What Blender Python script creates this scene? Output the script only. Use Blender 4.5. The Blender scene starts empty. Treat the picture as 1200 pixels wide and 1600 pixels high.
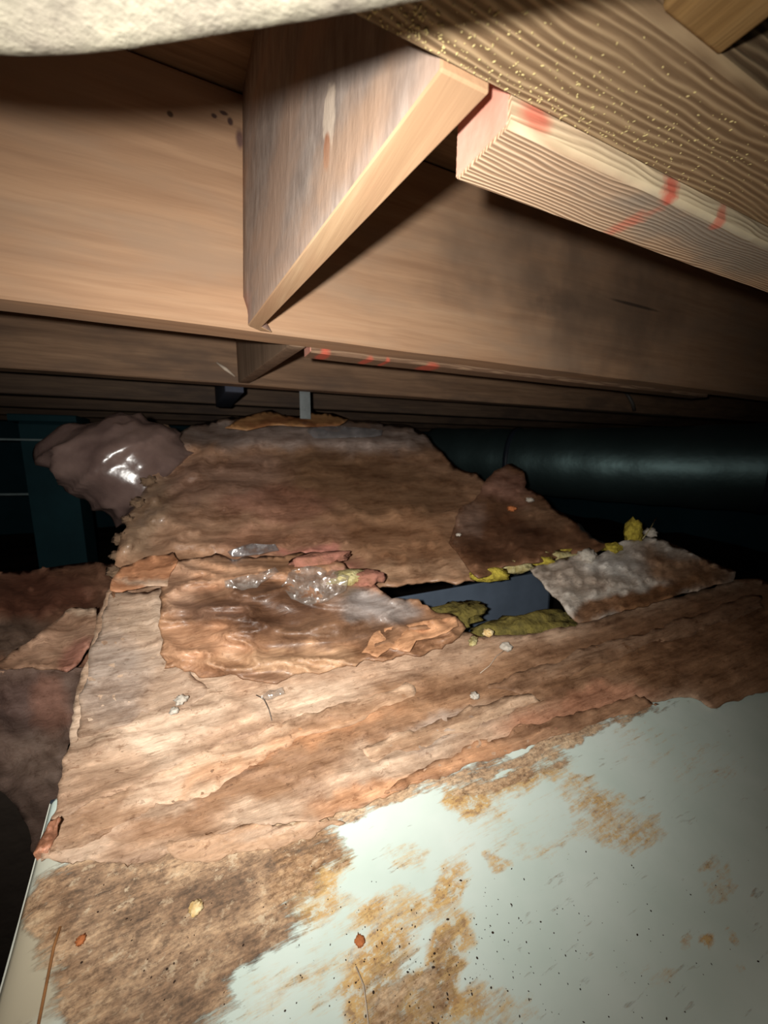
import bpy, bmesh, math, random
import numpy as np
from mathutils import Vector, Matrix, noise, geometry

random.seed(7)
rng = np.random.default_rng(7)
scene = bpy.context.scene
COL = scene.collection

# ------------------------------------------------------------------ camera
F = 594.0
AX = Vector((1290, 91, -594)).normalized()
AY = Vector((-280, 98, -594))
AY = (AY - AX * AY.dot(AX)).normalized()
AZ = AX.cross(AY)
cam = bpy.data.cameras.new('camera')
cam.sensor_fit = 'HORIZONTAL'
cam.sensor_width = 36.0
cam.lens = 36.0 * F / 1200.0
cam.clip_start = 0.005
cam.clip_end = 50
cam.dof.use_dof = True
cam.dof.focus_distance = 0.30
cam.dof.aperture_fstop = 13.0
co = bpy.data.objects.new('camera', cam)
COL.objects.link(co)
co.matrix_world = Matrix((AX, AY, AZ)).to_4x4()
scene.camera = co

# ------------------------------------------------------------------ light
w = bpy.data.worlds.new('dark_void')
scene.world = w
w.use_nodes = True
w.node_tree.nodes['Background'].inputs['Color'].default_value = (0.01, 0.02, 0.03, 1)
w.node_tree.nodes['Background'].inputs['Strength'].default_value = 0.05

def pray(px, py):
    v = Vector((px - 600, 800 - py, -F))
    return Vector((AX.dot(v), AY.dot(v), AZ.dot(v)))

tl = bpy.data.lights.new('phone_torch', 'SPOT')
tl.energy = 15.5
tl.color = (1.0, 0.97, 0.91)
tl.spot_size = math.radians(123)
tl.spot_blend = 1.0
tl.shadow_soft_size = 0.006
to = bpy.data.objects.new('phone_torch', tl)
COL.objects.link(to)
to.location = (-0.030, -0.004, 0.012)
to.rotation_euler = pray(535, 800).to_track_quat('-Z', 'Y').to_euler()

sl = bpy.data.lights.new('phone_torch_spill', 'POINT')       # the same torch's weak light outside its beam
sl.energy = 1.35
sl.color = tl.color
sl.shadow_soft_size = 0.006
so = bpy.data.objects.new('phone_torch_spill', sl)
COL.objects.link(so)
so.location = to.location

scene.view_settings.view_transform = 'Standard'
scene.view_settings.look = 'None'
scene.view_settings.gamma = 1.0
scene.view_settings.use_curve_mapping = False
scene.view_settings.exposure = 0.10

# ------------------------------------------------------------------ helpers
def lin(r, g, b, a=1.0):
    f = lambda c: (c / 255 / 12.92) if c / 255 <= 0.04045 else ((c / 255 + 0.055) / 1.055) ** 2.4
    return (f(r), f(g), f(b), a)

def tag(o, label=None, cat=None, group=None, kind=None):
    if label: o['label'] = label
    if cat: o['category'] = cat
    if group: o['group'] = group
    if kind: o['kind'] = kind
    return o

def empty(name, loc=(0, 0, 0)):
    o = bpy.data.objects.new(name, None)
    o.empty_display_size = 0.02
    o.location = loc
    COL.objects.link(o)
    return o

def link(name, me, mats, parent=None):
    o = bpy.data.objects.new(name, me)
    COL.objects.link(o)
    for m in (mats if isinstance(mats, (list, tuple)) else [mats]):
        me.materials.append(m)
    if parent:
        o.parent = parent
        o.location = o.location - parent.location
    return o

def recentre(o):
    """put the object's origin in the middle of its geometry"""
    me = o.data
    c = np.empty(len(me.vertices) * 3)
    me.vertices.foreach_get('co', c)
    c = c.reshape(-1, 3)
    m = (c.min(0) + c.max(0)) / 2
    me.vertices.foreach_set('co', (c - m).ravel())
    o.location = o.location + Vector(m)
    me.update()
    return o

class NT:
    def __init__(self, name, rough=0.7, spec=0.3):
        self.m = bpy.data.materials.new(name)
        self.m.use_nodes = True
        self.t = self.m.node_tree
        self.b = self.t.nodes['Principled BSDF']
        self.b.inputs['Roughness'].default_value = rough
        self.b.inputs['Specular IOR Level'].default_value = spec
    def n(self, typ, **kw):
        nd = self.t.nodes.new('ShaderNode' + typ)
        for k, v in kw.items():
            if k.startswith('_'):
                setattr(nd, k[1:], v)
        for k, v in kw.items():
            if not k.startswith('_'):
                self.set(nd.inputs[k.replace('__', ' ')] if not k.startswith('i') or not k[1:].isdigit() else nd.inputs[int(k[1:])], v)
        return nd
    def set(self, sock, v):
        if isinstance(v, bpy.types.NodeSocket):
            self.t.links.new(v, sock)
        else:
            sock.default_value = v
    def coord(self, scale=(1, 1, 1), rot=(0, 0, 0), loc=(0, 0, 0), warp=0.0, wscale=5.0):
        tc = self.n('TexCoord').outputs['Object']
        if warp:
            nz = self.n('TexNoise', Vector=tc, Scale=wscale, Detail=2.0)
            s = self.n('VectorMath', _operation='SUBTRACT', i0=nz.outputs['Color'], i1=(0.5, 0.5, 0.5))
            s = self.n('VectorMath', _operation='SCALE', i0=s.outputs[0], Scale=warp)
            tc = self.n('VectorMath', _operation='ADD', i0=tc, i1=s.outputs[0]).outputs[0]
        mp = self.n('Mapping', Vector=tc)
        mp.inputs['Scale'].default_value = scale
        mp.inputs['Rotation'].default_value = rot
        mp.inputs['Location'].default_value = loc
        return mp.outputs[0]
    def noise(self, vec, scale=5, detail=4, rough=0.55, dist=0.0):
        return self.n('TexNoise', Vector=vec, Scale=scale, Detail=detail, Roughness=rough, Distortion=dist).outputs['Fac']
    def ramp(self, fac, stops, interp='LINEAR'):
        r = self.n('ValToRGB', Fac=fac)
        cr = r.color_ramp
        cr.interpolation = interp
        while len(cr.elements) < len(stops):
            cr.elements.new(0.5)
        for e, (p, c) in zip(cr.elements, stops):
            e.position = p
            e.color = c if len(c) == 4 else (*c, 1)
        return r.outputs['Color']
    def mix(self, fac, a, b, blend='MIX'):
        m = self.n('Mix', _data_type='RGBA', _blend_type=blend)
        self.set(m.inputs[0], fac); self.set(m.inputs[6], a); self.set(m.inputs[7], b)
        return m.outputs[2]
    def math(self, op, a, b=0.0, clamp=False):
        m = self.n('Math', _operation=op, _use_clamp=clamp)
        self.set(m.inputs[0], a); self.set(m.inputs[1], b)
        return m.outputs[0]
    def mrange(self, v, a, b, c=0.0, d=1.0, smooth=True):
        m = self.n('MapRange', Value=v, i1=a, i2=b, i3=c, i4=d)
        if smooth: m.interpolation_type = 'SMOOTHSTEP'
        return m.outputs[0]
    def blob(self, c, r, soft=0.5, namp=0.5, nscale=40, rotz=0.0):
        """a mark of its own shape: an ellipsoid in object space with a broken rim"""
        tc = self.n('TexCoord').outputs['Object']
        s = self.n('VectorMath', _operation='SUBTRACT', i0=tc, i1=c).outputs[0]
        if rotz:
            s = self.n('VectorRotate', _rotation_type='Z_AXIS', Vector=s, Angle=rotz).outputs[0]
        s = self.n('VectorMath', _operation='DIVIDE', i0=s, i1=r).outputs[0]
        l = self.n('VectorMath', _operation='LENGTH', i0=s).outputs['Value']
        nz = self.noise(tc, nscale, 3)
        l = self.math('ADD', l, self.math('MULTIPLY', self.math('SUBTRACT', nz, 0.5), namp * 2))
        return self.mrange(l, 1.0, 1.0 - soft, 0.0, 1.0)
    def done(self, color, bump=None, bstr=0.3, bdist=0.002, rough=None):
        self.set(self.b.inputs['Base Color'], color)
        if bump is not None:
            bp = self.n('Bump', Height=bump, Strength=bstr, Distance=bdist)
            self.t.links.new(bp.outputs[0], self.b.inputs['Normal'])
        if rough is not None:
            self.set(self.b.inputs['Roughness'], rough)
        return self.m

K = lambda v: (v, v, v, 1)

# ------------------------------------------------------------------ materials
def wood(name, dark, mid, light, axis='X', marks=(), grain=1.0, fine=1.0, bstr=0.25, warp=0.01, stain=None, rough=0.75):
    t = NT(name, rough, 0.25)
    sc = {'X': (1.2, 26, 26), 'Y': (26, 1.2, 26), 'Z': (26, 26, 1.2), 'D': (14, 14, 6)}[axis]
    v = t.coord(sc, warp=warp, wscale=6)
    g1 = t.noise(v, 2.6 * grain, 5, 0.6)
    g2 = t.noise(v, 9.0 * fine, 3, 0.6)
    big = t.noise(t.coord((3, 9, 9) if axis == 'X' else (9, 3, 9)), 1.6, 4, 0.6)
    c = t.ramp(g1, [(0.25, dark), (0.5, mid), (0.75, light)])
    c = t.mix(t.mrange(g2, 0.35, 0.75, 0.0, 0.45), c, dark)
    if stain:
        c = t.mix(t.mrange(big, 0.42, 0.68, 0, 0.75), c, stain)
    for col, cc, rr, so, na, ns, amt in marks:
        c = t.mix(t.math('MULTIPLY', t.blob(cc, rr, so, na, ns), amt), c, col)
    h = t.math('ADD', g1, t.math('MULTIPLY', g2, 0.4))
    return t.done(c, h, bstr, 0.002)

def wood_ridged(name, dark, mid, light, marks=(), freq=300.0):
    """weathered softwood with raised late-wood lines running along X"""
    t = NT(name, 0.8, 0.2)
    tc = t.n('TexCoord').outputs['Object']
    nz = t.noise(t.coord((3.2, 9, 9)), 1.5, 3, 0.55)
    sep = t.n('SeparateXYZ', Vector=tc)
    yy = t.math('ADD', sep.outputs[1], t.math('MULTIPLY', nz, 0.026))
    yy = t.math('ADD', yy, t.math('MULTIPLY', sep.outputs[2], 0.6))
    yy = t.math('ADD', yy, t.math('MULTIPLY', t.noise(t.coord((6, 120, 120)), 1.0, 2, 0.5), 0.004))
    fr = t.math('MULTIPLY', yy, freq * 6.28318)
    wv = t.math('ADD', t.math('MULTIPLY', t.math('SINE', fr), 0.5), 0.5)
    wv = t.math('POWER', wv, 1.6)
    fine = t.noise(t.coord((14, 260, 260)), 2.0, 4, 0.6)
    blot = t.noise(t.coord((14, 22, 22)), 1.5, 4, 0.6)
    c = t.ramp(t.math('ADD', t.math('MULTIPLY', wv, 0.65), t.math('MULTIPLY', fine, 0.4)), [(0.12, dark), (0.5, mid), (0.9, light)])
    c = t.mix(t.mrange(blot, 0.45, 0.7, 0, 0.55), c, mid)
    for col, cc, rr, so, na, ns, amt in marks:
        c = t.mix(t.math('MULTIPLY', t.blob(cc, rr, so, na, ns), amt), c, col)
    h = t.math('ADD', wv, t.math('MULTIPLY', fine, 0.7))
    return t.done(c, h, 0.4, 0.001)

def tinted(name, rough=0.6, spec=0.3, rot=-0.1, streak=0.55, bstr=0.5, wr=30.0, bdist=0.003, speck=0.35, fib=1.0, coat=0.0):
    """paper: the sheet's own colours (attribute) broken up by fibres, wrinkles and specks"""
    t = NT(name, rough, spec)
    a = t.n('Attribute', _attribute_name='tint').outputs['Color']
    v = t.coord((5 * fib, 66 * fib, 30 * fib), (0, 0, rot), warp=0.006, wscale=5)
    s1 = t.noise(v, 1.5, 8, 0.72)
    s2 = t.noise(v, 7.0, 5, 0.7)
    pt = t.noise(t.coord((0.7, 1.6, 1), (0, 0, rot), warp=0.03, wscale=8), 15, 9, 0.74)
    sp = t.noise(t.coord((1, 1, 1)), 170, 3, 0.7)
    m = t.ramp(s1, [(0.36, (0.52, 0.46, 0.42, 1)), (0.46, K(0.86)), (0.54, K(1.02)), (0.65, (1.30, 1.32, 1.34, 1))])
    c = t.mix(streak, a, t.mix(1.0, a, m, 'MULTIPLY'))
    m2 = t.ramp(pt, [(0.36, (0.46, 0.39, 0.34, 1)), (0.46, (0.82, 0.78, 0.75, 1)), (0.54, K(1.02)), (0.65, (1.28, 1.31, 1.34, 1))])
    c = t.mix(0.9, c, t.mix(1.0, c, m2, 'MULTIPLY'))
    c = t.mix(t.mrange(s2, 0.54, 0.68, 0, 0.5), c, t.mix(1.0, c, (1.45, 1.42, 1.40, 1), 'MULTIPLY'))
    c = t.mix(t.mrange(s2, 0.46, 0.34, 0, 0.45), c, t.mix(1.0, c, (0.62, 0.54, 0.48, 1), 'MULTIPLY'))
    g3 = t.noise(t.coord((1, 2.4, 1), (0, 0, rot)), 70, 6, 0.76)
    c = t.mix(t.mrange(g3, 0.56, 0.68, 0, 0.6 * min(1, speck * 2)), c, t.mix(1.0, c, (1.42, 1.40, 1.38, 1), 'MULTIPLY'))
    c = t.mix(t.mrange(g3, 0.44, 0.33, 0, 0.8 * min(1, speck * 2)), c, t.mix(1.0, c, (0.50, 0.42, 0.36, 1), 'MULTIPLY'))
    c = t.mix(t.mrange(sp, 0.62, 0.72, 0, speck), c, t.mix(1.0, c, (0.42, 0.40, 0.38, 1), 'MULTIPLY'))
    if coat:
        t.b.inputs['Coat Weight'].default_value = coat
        t.b.inputs['Coat Roughness'].default_value = 0.2
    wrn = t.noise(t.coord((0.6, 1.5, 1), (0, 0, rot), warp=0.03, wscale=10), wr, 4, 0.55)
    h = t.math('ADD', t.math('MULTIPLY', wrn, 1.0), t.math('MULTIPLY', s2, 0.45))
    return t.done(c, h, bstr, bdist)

def plain(name, col, rough=0.7, spec=0.3, var=0.35, scale=25, bstr=0.3, metal=0.0, col2=None, bdist=0.002):
    t = NT(name, rough, spec)
    t.b.inputs['Metallic'].default_value = metal
    nz = t.noise(t.coord(), scale, 5, 0.6)
    d = col2 or tuple(c * (1 - var) for c in col[:3]) + (1,)
    return t.done(t.ramp(nz, [(0.3, d), (0.7, col)]), nz, bstr, bdist)

def plastic_clear(name, col, solid=0.15, gloss=0.25, rough=0.1):
    """thin film: see-through, with sharp reflections and a little milkiness"""
    t = NT(name, 0.5, 0.5)
    nz = t.noise(t.coord(), 70, 3, 0.5)
    bp = t.n('Bump', Height=nz, Strength=0.5, Distance=0.003)
    tr = t.n('BsdfTransparent')
    df = t.n('BsdfDiffuse', Color=col)
    gl = t.n('BsdfGlossy', Color=K(1.0), Roughness=rough, Normal=bp.outputs[0])
    m1 = t.n('MixShader', Fac=solid, i1=tr.outputs[0], i2=df.outputs[0])
    m2 = t.n('MixShader', Fac=gloss, i1=m1.outputs[0], i2=gl.outputs[0])
    out = t.t.nodes['Material Output']
    t.t.links.new(m2.outputs[0], out.inputs['Surface'])
    return t.m

RED = lin(212, 100, 80)
M = {}
M['j0'] = wood_ridged('weathered_ridged_wood', lin(112, 88, 64), lin(152, 126, 96), lin(178, 152, 118))
M['j1'] = wood('orange_pine', lin(160, 124, 96), lin(186, 148, 116), lin(196, 160, 128), 'X', grain=0.8, fine=0.8, bstr=0.12, stain=lin(168, 140, 116), marks=[
    (lin(70, 50, 40), (-0.960, -0.02, 0.078), (0.004, 0.05, 0.004), 0.6, 0.2, 90, 0.9),
    (lin(70, 50, 50), (-0.908, -0.02, 0.096), (0.006, 0.05, 0.003), 0.6, 0.3, 90, 0.9),
    (lin(70, 50, 50), (-0.902, -0.02, 0.090), (0.004, 0.05, 0.005), 0.6, 0.3, 90, 0.9),
    (lin(70, 50, 50), (-0.918, -0.02, 0.090), (0.004, 0.05, 0.003), 0.6, 0.3, 90, 0.9),
    (lin(80, 56, 60), (-0.893, -0.02, 0.076), (0.006, 0.05, 0.014), 0.7, 0.3, 60, 0.8),
    (lin(118, 98, 82), (-0.30, -0.02, 0.0), (0.42, 0.05, 0.16), 1.0, 0.9, 9, 0.8),
    (lin(96, 80, 68), (-0.40, -0.02, -0.01), (0.09, 0.05, 0.04), 1.0, 1.2, 26, 0.45),
    (lin(70, 58, 50), (-0.19, -0.02, 0.012), (0.10, 0.05, 0.004), 0.6, 0.3, 25, 0.85),
])
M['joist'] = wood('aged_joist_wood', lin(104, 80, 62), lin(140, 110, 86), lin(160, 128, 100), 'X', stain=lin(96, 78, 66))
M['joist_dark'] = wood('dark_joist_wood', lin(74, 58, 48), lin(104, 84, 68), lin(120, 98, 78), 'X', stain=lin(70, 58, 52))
M['block_face'] = wood('grey_weathered_block', lin(140, 124, 114), lin(168, 152, 142), lin(190, 174, 162), 'D', warp=0.05, grain=2.2, bstr=0.5,
    stain=lin(186, 154, 132), marks=[
    (lin(222, 202, 182), (-0.003, -0.076, -0.070), (0.03, 0.011, 0.020), 0.35, 0.7, 70, 0.9),
    (lin(178, 116, 84), (-0.003, -0.072, -0.084), (0.03, 0.006, 0.012), 0.4, 0.5, 80, 0.9),
    (lin(204, 158, 146), (-0.02, 0.165, -0.105), (0.05, 0.04, 0.03), 0.8, 0.4, 30, 0.8),
    (lin(196, 160, 132), (0.0, -0.10, -0.10), (0.05, 0.10, 0.03), 0.9, 0.8, 28, 0.7)])
M['block_edge'] = wood('fresh_sawn_edge', lin(170, 136, 104), lin(196, 162, 126), lin(212, 182, 146), 'Y', bstr=0.3, stain=lin(184, 144, 112))
M['block2'] = wood('brown_block', lin(100, 82, 66), lin(134, 110, 90), lin(150, 126, 104), 'Z')
M['block3'] = plain('blue_grey_block', lin(66, 70, 84), 0.7, 0.2)
M['blockN'] = wood('tan_sawn_block', lin(120, 90, 54), lin(156, 122, 76), lin(180, 146, 98), 'Y', grain=1.4, bstr=0.5)
M['sister_end'] = plain('pink_painted_end', lin(236, 178, 158), 0.7, 0.2, scale=45, col2=lin(228, 150, 128))
M['sister'] = wood_ridged('sister_board_wood', lin(150, 118, 92), lin(200, 168, 138), lin(218, 190, 160), freq=420, marks=[
    (lin(150, 140, 128), (-0.30, -0.01, -0.05), (0.17, 0.03, 0.03), 0.7, 0.5, 40, 0.85),
    (lin(236, 218, 180), (-0.36, -0.022, -0.045), (0.26, 0.007, 0.03), 0.7, 0.15, 50, 0.75),
    (RED, (-0.486, -0.021, -0.038), (0.013, 0.010, 0.008), 0.7, 0.3, 60, 0.75),
    (RED, (-0.389, -0.019, -0.045), (0.0085, 0.007, 0.03), 0.8, 0.8, 120, 0.9),
    (lin(214, 120, 98), (-0.387, 0.003, -0.045), (0.009, 0.022, 0.03), 0.9, 0.9, 130, 0.7),
    (lin(222, 110, 88), (-0.339, -0.019, -0.045), (0.008, 0.008, 0.03), 0.9, 0.8, 120, 0.7)])
M['sister2'] = wood_ridged('far_sister_board_wood', lin(110, 84, 66), lin(140, 112, 90), lin(158, 130, 104), marks=[
    (RED, (-0.478, 0.0, -0.045), (0.012, 0.03, 0.03), 0.5, 0.3, 60, 0.8),
    (RED, (-0.41, 0.0, -0.045), (0.010, 0.03, 0.012), 0.5, 0.3, 60, 0.8),
    (RED, (-0.38, 0.0, -0.045), (0.006, 0.03, 0.012), 0.5, 0.3, 60, 0.8),
    (RED, (-0.30, 0.0, -0.045), (0.022, 0.03, 0.012), 0.5, 0.3, 60, 0.8)])
M['subfloor'] = wood('subfloor_boards', lin(110, 84, 62), lin(140, 110, 82), lin(158, 126, 96), 'X')
M['sawdust'] = plain('sawdust', lin(226, 206, 146), 0.9, 0.1)
def canvas_mat():
    t = NT('pale_fuzzy_canvas', 0.95, 0.1)
    big = t.noise(t.coord(), 26, 4, 0.6)
    wv = t.noise(t.coord((1, 1, 1)), 420, 3, 0.7)
    wv2 = t.noise(t.coord((1, 1, 1)), 190, 4, 0.7)
    c = t.ramp(big, [(0.3, lin(132, 124, 112)), (0.6, lin(172, 166, 146))])
    c = t.mix(t.mrange(t.math('ADD', t.math('MULTIPLY', wv, .5), t.math('MULTIPLY', wv2, .5)), 0.38, 0.62, 0, 0.55), t.mix(1.0, c, K(0.66), 'MULTIPLY'), c)
    return t.done(c, t.math('ADD', wv, wv2), 0.7, 0.0008)
M['canvas'] = canvas_mat()

def enamel_mat():
    t = NT('stained_white_enamel', 0.42, 0.35)
    a = t.n('Attribute', _attribute_name='tint')
    sep = t.n('SeparateColor', Color=a.outputs['Color'])
    v = t.coord((9, 70, 10), (0, 0, -0.28), warp=0.014, wscale=8)
    st = t.noise(v, 2.0, 8, 0.72)
    st2 = t.noise(v, 7.0, 5, 0.7)
    pt = t.noise(t.coord((1, 1, 1)), 55, 6, 0.7)
    n = t.math('ADD', t.math('MULTIPLY', st, 0.5), t.math('ADD', t.math('MULTIPLY', st2, 0.25), t.math('MULTIPLY', pt, 0.25)))
    nn = t.math('MULTIPLY', t.math('SUBTRACT', n, 0.5), 3.4)
    och = t.mrange(t.math('ADD', sep.outputs[0], nn), 0.28, 0.95)
    brn = t.mrange(t.math('ADD', sep.outputs[1], nn), 0.22, 0.62)
    gry = t.math('MULTIPLY', sep.outputs[2], 1.0)
    base = t.ramp(t.noise(t.coord(), 14, 4), [(0.3, lin(206, 222, 212)), (0.7, lin(222, 234, 226))])
    c = t.mix(gry, base, lin(188, 178, 154))
    oc = t.ramp(st2, [(0.3, lin(176, 122, 58)), (0.55, lin(212, 168, 96)), (0.75, lin(226, 194, 132))])
    gro = t.noise(t.coord((1, 1.6, 1), (0, 0, -0.28)), 120, 5, 0.75)
    oc = t.mix(t.mrange(gro, 0.46, 0.36, 0, 0.7), oc, lin(134, 86, 44))
    och = t.math('MULTIPLY', och, t.mrange(gro, 0.62, 0.50, 0.35, 1.0))
    c = t.mix(t.math('MULTIPLY', och, 0.9), c, oc)
    pb = t.noise(t.coord((0.8, 1.5, 1), (0, 0, 0.2), warp=0.03, wscale=9), 15, 9, 0.74)
    dk = a.outputs['Alpha']
    gr = t.noise(t.coord((1, 1.6, 1), (0, 0, -0.28)), 230, 4, 0.75)
    gr2 = t.noise(t.coord((1, 1.4, 1), (0, 0, -0.28)), 75, 5, 0.75)
    bc = t.ramp(t.math('ADD', t.math('MULTIPLY', st, .22), t.math('ADD', t.math('MULTIPLY', pb, .58), t.math('MULTIPLY', st2, .2))), [(0.40, lin(110, 80, 54)), (0.46, lin(154, 120, 90)), (0.52, lin(188, 154, 120)), (0.59, lin(214, 186, 152))])
    bc = t.mix(1.0, bc, t.ramp(gr, [(0.36, (0.55, 0.50, 0.46, 1)), (0.5, K(1.0)), (0.64, (1.3, 1.3, 1.28, 1))]), 'MULTIPLY')
    bc = t.mix(t.mrange(gr2, 0.56, 0.66, 0, 0.75), bc, lin(214, 190, 158))
    bc = t.mix(t.mrange(gr2, 0.43, 0.34, 0, 0.7), bc, lin(96, 68, 46))
    bc = t.mix(t.math('MULTIPLY', dk, t.mrange(pb, 0.3, 0.6, 1.0, 0.35)), bc, t.mix(1.0, bc, (0.62, 0.55, 0.50, 1), 'MULTIPLY'))
    c = t.mix(t.math('MULTIPLY', brn, 0.95), c, bc)
    rough = t.mrange(t.math('MAXIMUM', och, brn), 0, 1, 0.42, 0.85)
    h = t.math('ADD', t.math('MULTIPLY', brn, 0.7), t.math('MULTIPLY', t.math('MULTIPLY', brn, st2), 0.8))
    return t.done(c, h, 0.5, 0.002, rough)
M['enamel'] = enamel_mat()
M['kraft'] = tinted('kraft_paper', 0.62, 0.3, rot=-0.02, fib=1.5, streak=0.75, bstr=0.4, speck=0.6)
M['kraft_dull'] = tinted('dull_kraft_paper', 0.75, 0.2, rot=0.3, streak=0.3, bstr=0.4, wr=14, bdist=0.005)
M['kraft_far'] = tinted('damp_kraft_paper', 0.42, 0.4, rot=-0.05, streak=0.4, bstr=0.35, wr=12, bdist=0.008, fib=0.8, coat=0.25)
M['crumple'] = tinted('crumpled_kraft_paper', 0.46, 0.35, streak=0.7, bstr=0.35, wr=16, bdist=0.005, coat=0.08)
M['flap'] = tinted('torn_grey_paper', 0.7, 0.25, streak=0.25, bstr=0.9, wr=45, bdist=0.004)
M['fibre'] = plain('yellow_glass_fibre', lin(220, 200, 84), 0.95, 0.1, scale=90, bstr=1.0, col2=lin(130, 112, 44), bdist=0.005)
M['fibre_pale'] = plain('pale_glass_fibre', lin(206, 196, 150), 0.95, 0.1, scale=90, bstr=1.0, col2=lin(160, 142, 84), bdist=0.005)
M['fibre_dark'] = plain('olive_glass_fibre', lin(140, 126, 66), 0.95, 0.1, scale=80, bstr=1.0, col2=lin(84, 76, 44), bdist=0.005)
M['fibre_tan'] = plain('dusty_tan_fibre', lin(128, 104, 82), 0.9, 0.15, scale=60, bstr=0.8, col2=lin(80, 62, 50), bdist=0.005)
M['fibre_pink'] = plain('dusty_pink_fibre', lin(176, 120, 104), 0.95, 0.1, scale=60, bstr=0.8, col2=lin(140, 98, 78), bdist=0.005)
M['crumb_white'] = plain('white_crumb', lin(206, 196, 182), 0.8, 0.2, scale=200)
M['crumb_yellow'] = plain('cream_crumb', lin(238, 224, 180), 0.8, 0.2, scale=200, col2=lin(206, 160, 90))
M['crumb_orange'] = plain('orange_crumb', lin(200, 122, 74), 0.8, 0.2, scale=200)
M['dirt'] = plain('dark_dirt_grain', lin(62, 48, 40), 0.9, 0.1)
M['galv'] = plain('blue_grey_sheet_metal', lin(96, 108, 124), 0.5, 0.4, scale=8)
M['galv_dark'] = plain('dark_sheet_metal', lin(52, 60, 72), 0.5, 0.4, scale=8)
M['strap'] = plain('galvanised_strap', lin(130, 136, 136), 0.4, 0.5, scale=30, metal=0.4)
M['bundle'] = plain('plastic_wrapped_insulation', lin(128, 106, 98), 0.25, 0.7, scale=9, bstr=0.35, col2=lin(84, 66, 62), bdist=0.006)
M['clear'] = plastic_clear('clear_crumpled_plastic', lin(220, 210, 200), 0.10, 0.16, 0.12)
M['film'] = plastic_clear('grey_plastic_film', lin(190, 188, 190), 0.25, 0.22, 0.16)
M['earth'] = plain('crawlspace_earth', lin(58, 50, 44), 0.95, 0.1, scale=6, bstr=0.8, bdist=0.02)
M['block_wall'] = plain('teal_grey_concrete', lin(52, 96, 108), 0.85, 0.2, scale=4, bstr=0.5)
M['upright'] = plain('teal_glow_tint', lin(38, 80, 88), 0.7, 0.3, scale=6)  # teal colour stands in for a soft glow at far left
M['post_dark'] = plain('dark_post', lin(30, 30, 34), 0.8, 0.2)
M['glint_tube'] = plain('grey_glint_metal', lin(120, 146, 146), 0.48, 0.5, scale=3, bstr=0.25, bdist=0.03, metal=0.85)  # metallic so the added cylinder throws back a broad glint
M['wire'] = plain('pale_cable', lin(180, 200, 200), 0.5, 0.3)
M['splinter'] = plain('pale_splinter', lin(214, 196, 176), 0.7, 0.2)
M['rust'] = plain('rusty_seam', lin(164, 116, 72), 0.8, 0.2, scale=60, col2=lin(116, 78, 48))
M['nail'] = plain('dull_nail', lin(90, 84, 78), 0.5, 0.4)

# ------------------------------------------------------------------ geometry helpers
def board(name, x0, x1, y0, y1, z0, z1, mat, parent=None, bev=0.0025, wob=0.0012, seg=60):
    """sawn board along X with eased arrises and slight waviness"""
    bm = bmesh.new()
    c = Vector(((x0 + x1) / 2, (y0 + y1) / 2, (z0 + z1) / 2))
    hx, hy, hz = (x1 - x0) / 2, (y1 - y0) / 2, (z1 - z0) / 2
    prof = []
    b = bev
    for (sy, sz) in ((-1, -1), (1, -1), (1, 1), (-1, 1)):
        a = (sy * hy, sz * (hz - b)); d = (sy * (hy - b), sz * hz)
        prof += [a, d] if sy * sz > 0 else [d, a]
    rings = []
    for i in range(seg + 1):
        x = -hx + 2 * hx * i / seg
        r = []
        for (y, z) in prof:
            nz = noise.noise_vector(Vector((x * 7 + c.x, y * 20 + c.y * 9, z * 5)))
            r.append(bm.verts.new((x, y + nz.y * wob, z + nz.z * wob)))
        rings.append(r)
    n = len(prof)
    for i in range(seg):
        for k in range(n):
            bm.faces.new((rings[i][k], rings[i + 1][k], rings[i + 1][(k + 1) % n], rings[i][(k + 1) % n]))
    bm.faces.new(rings[0]); bm.faces.new(list(reversed(rings[-1])))
    bmesh.ops.recalc_face_normals(bm, faces=bm.faces)
    me = bpy.data.meshes.new(name)
    bm.to_mesh(me); bm.free()
    o = link(name, me, mat, None)
    o.location = c
    if parent:
        o.parent = parent; o.location = c - parent.location
    return o

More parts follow.
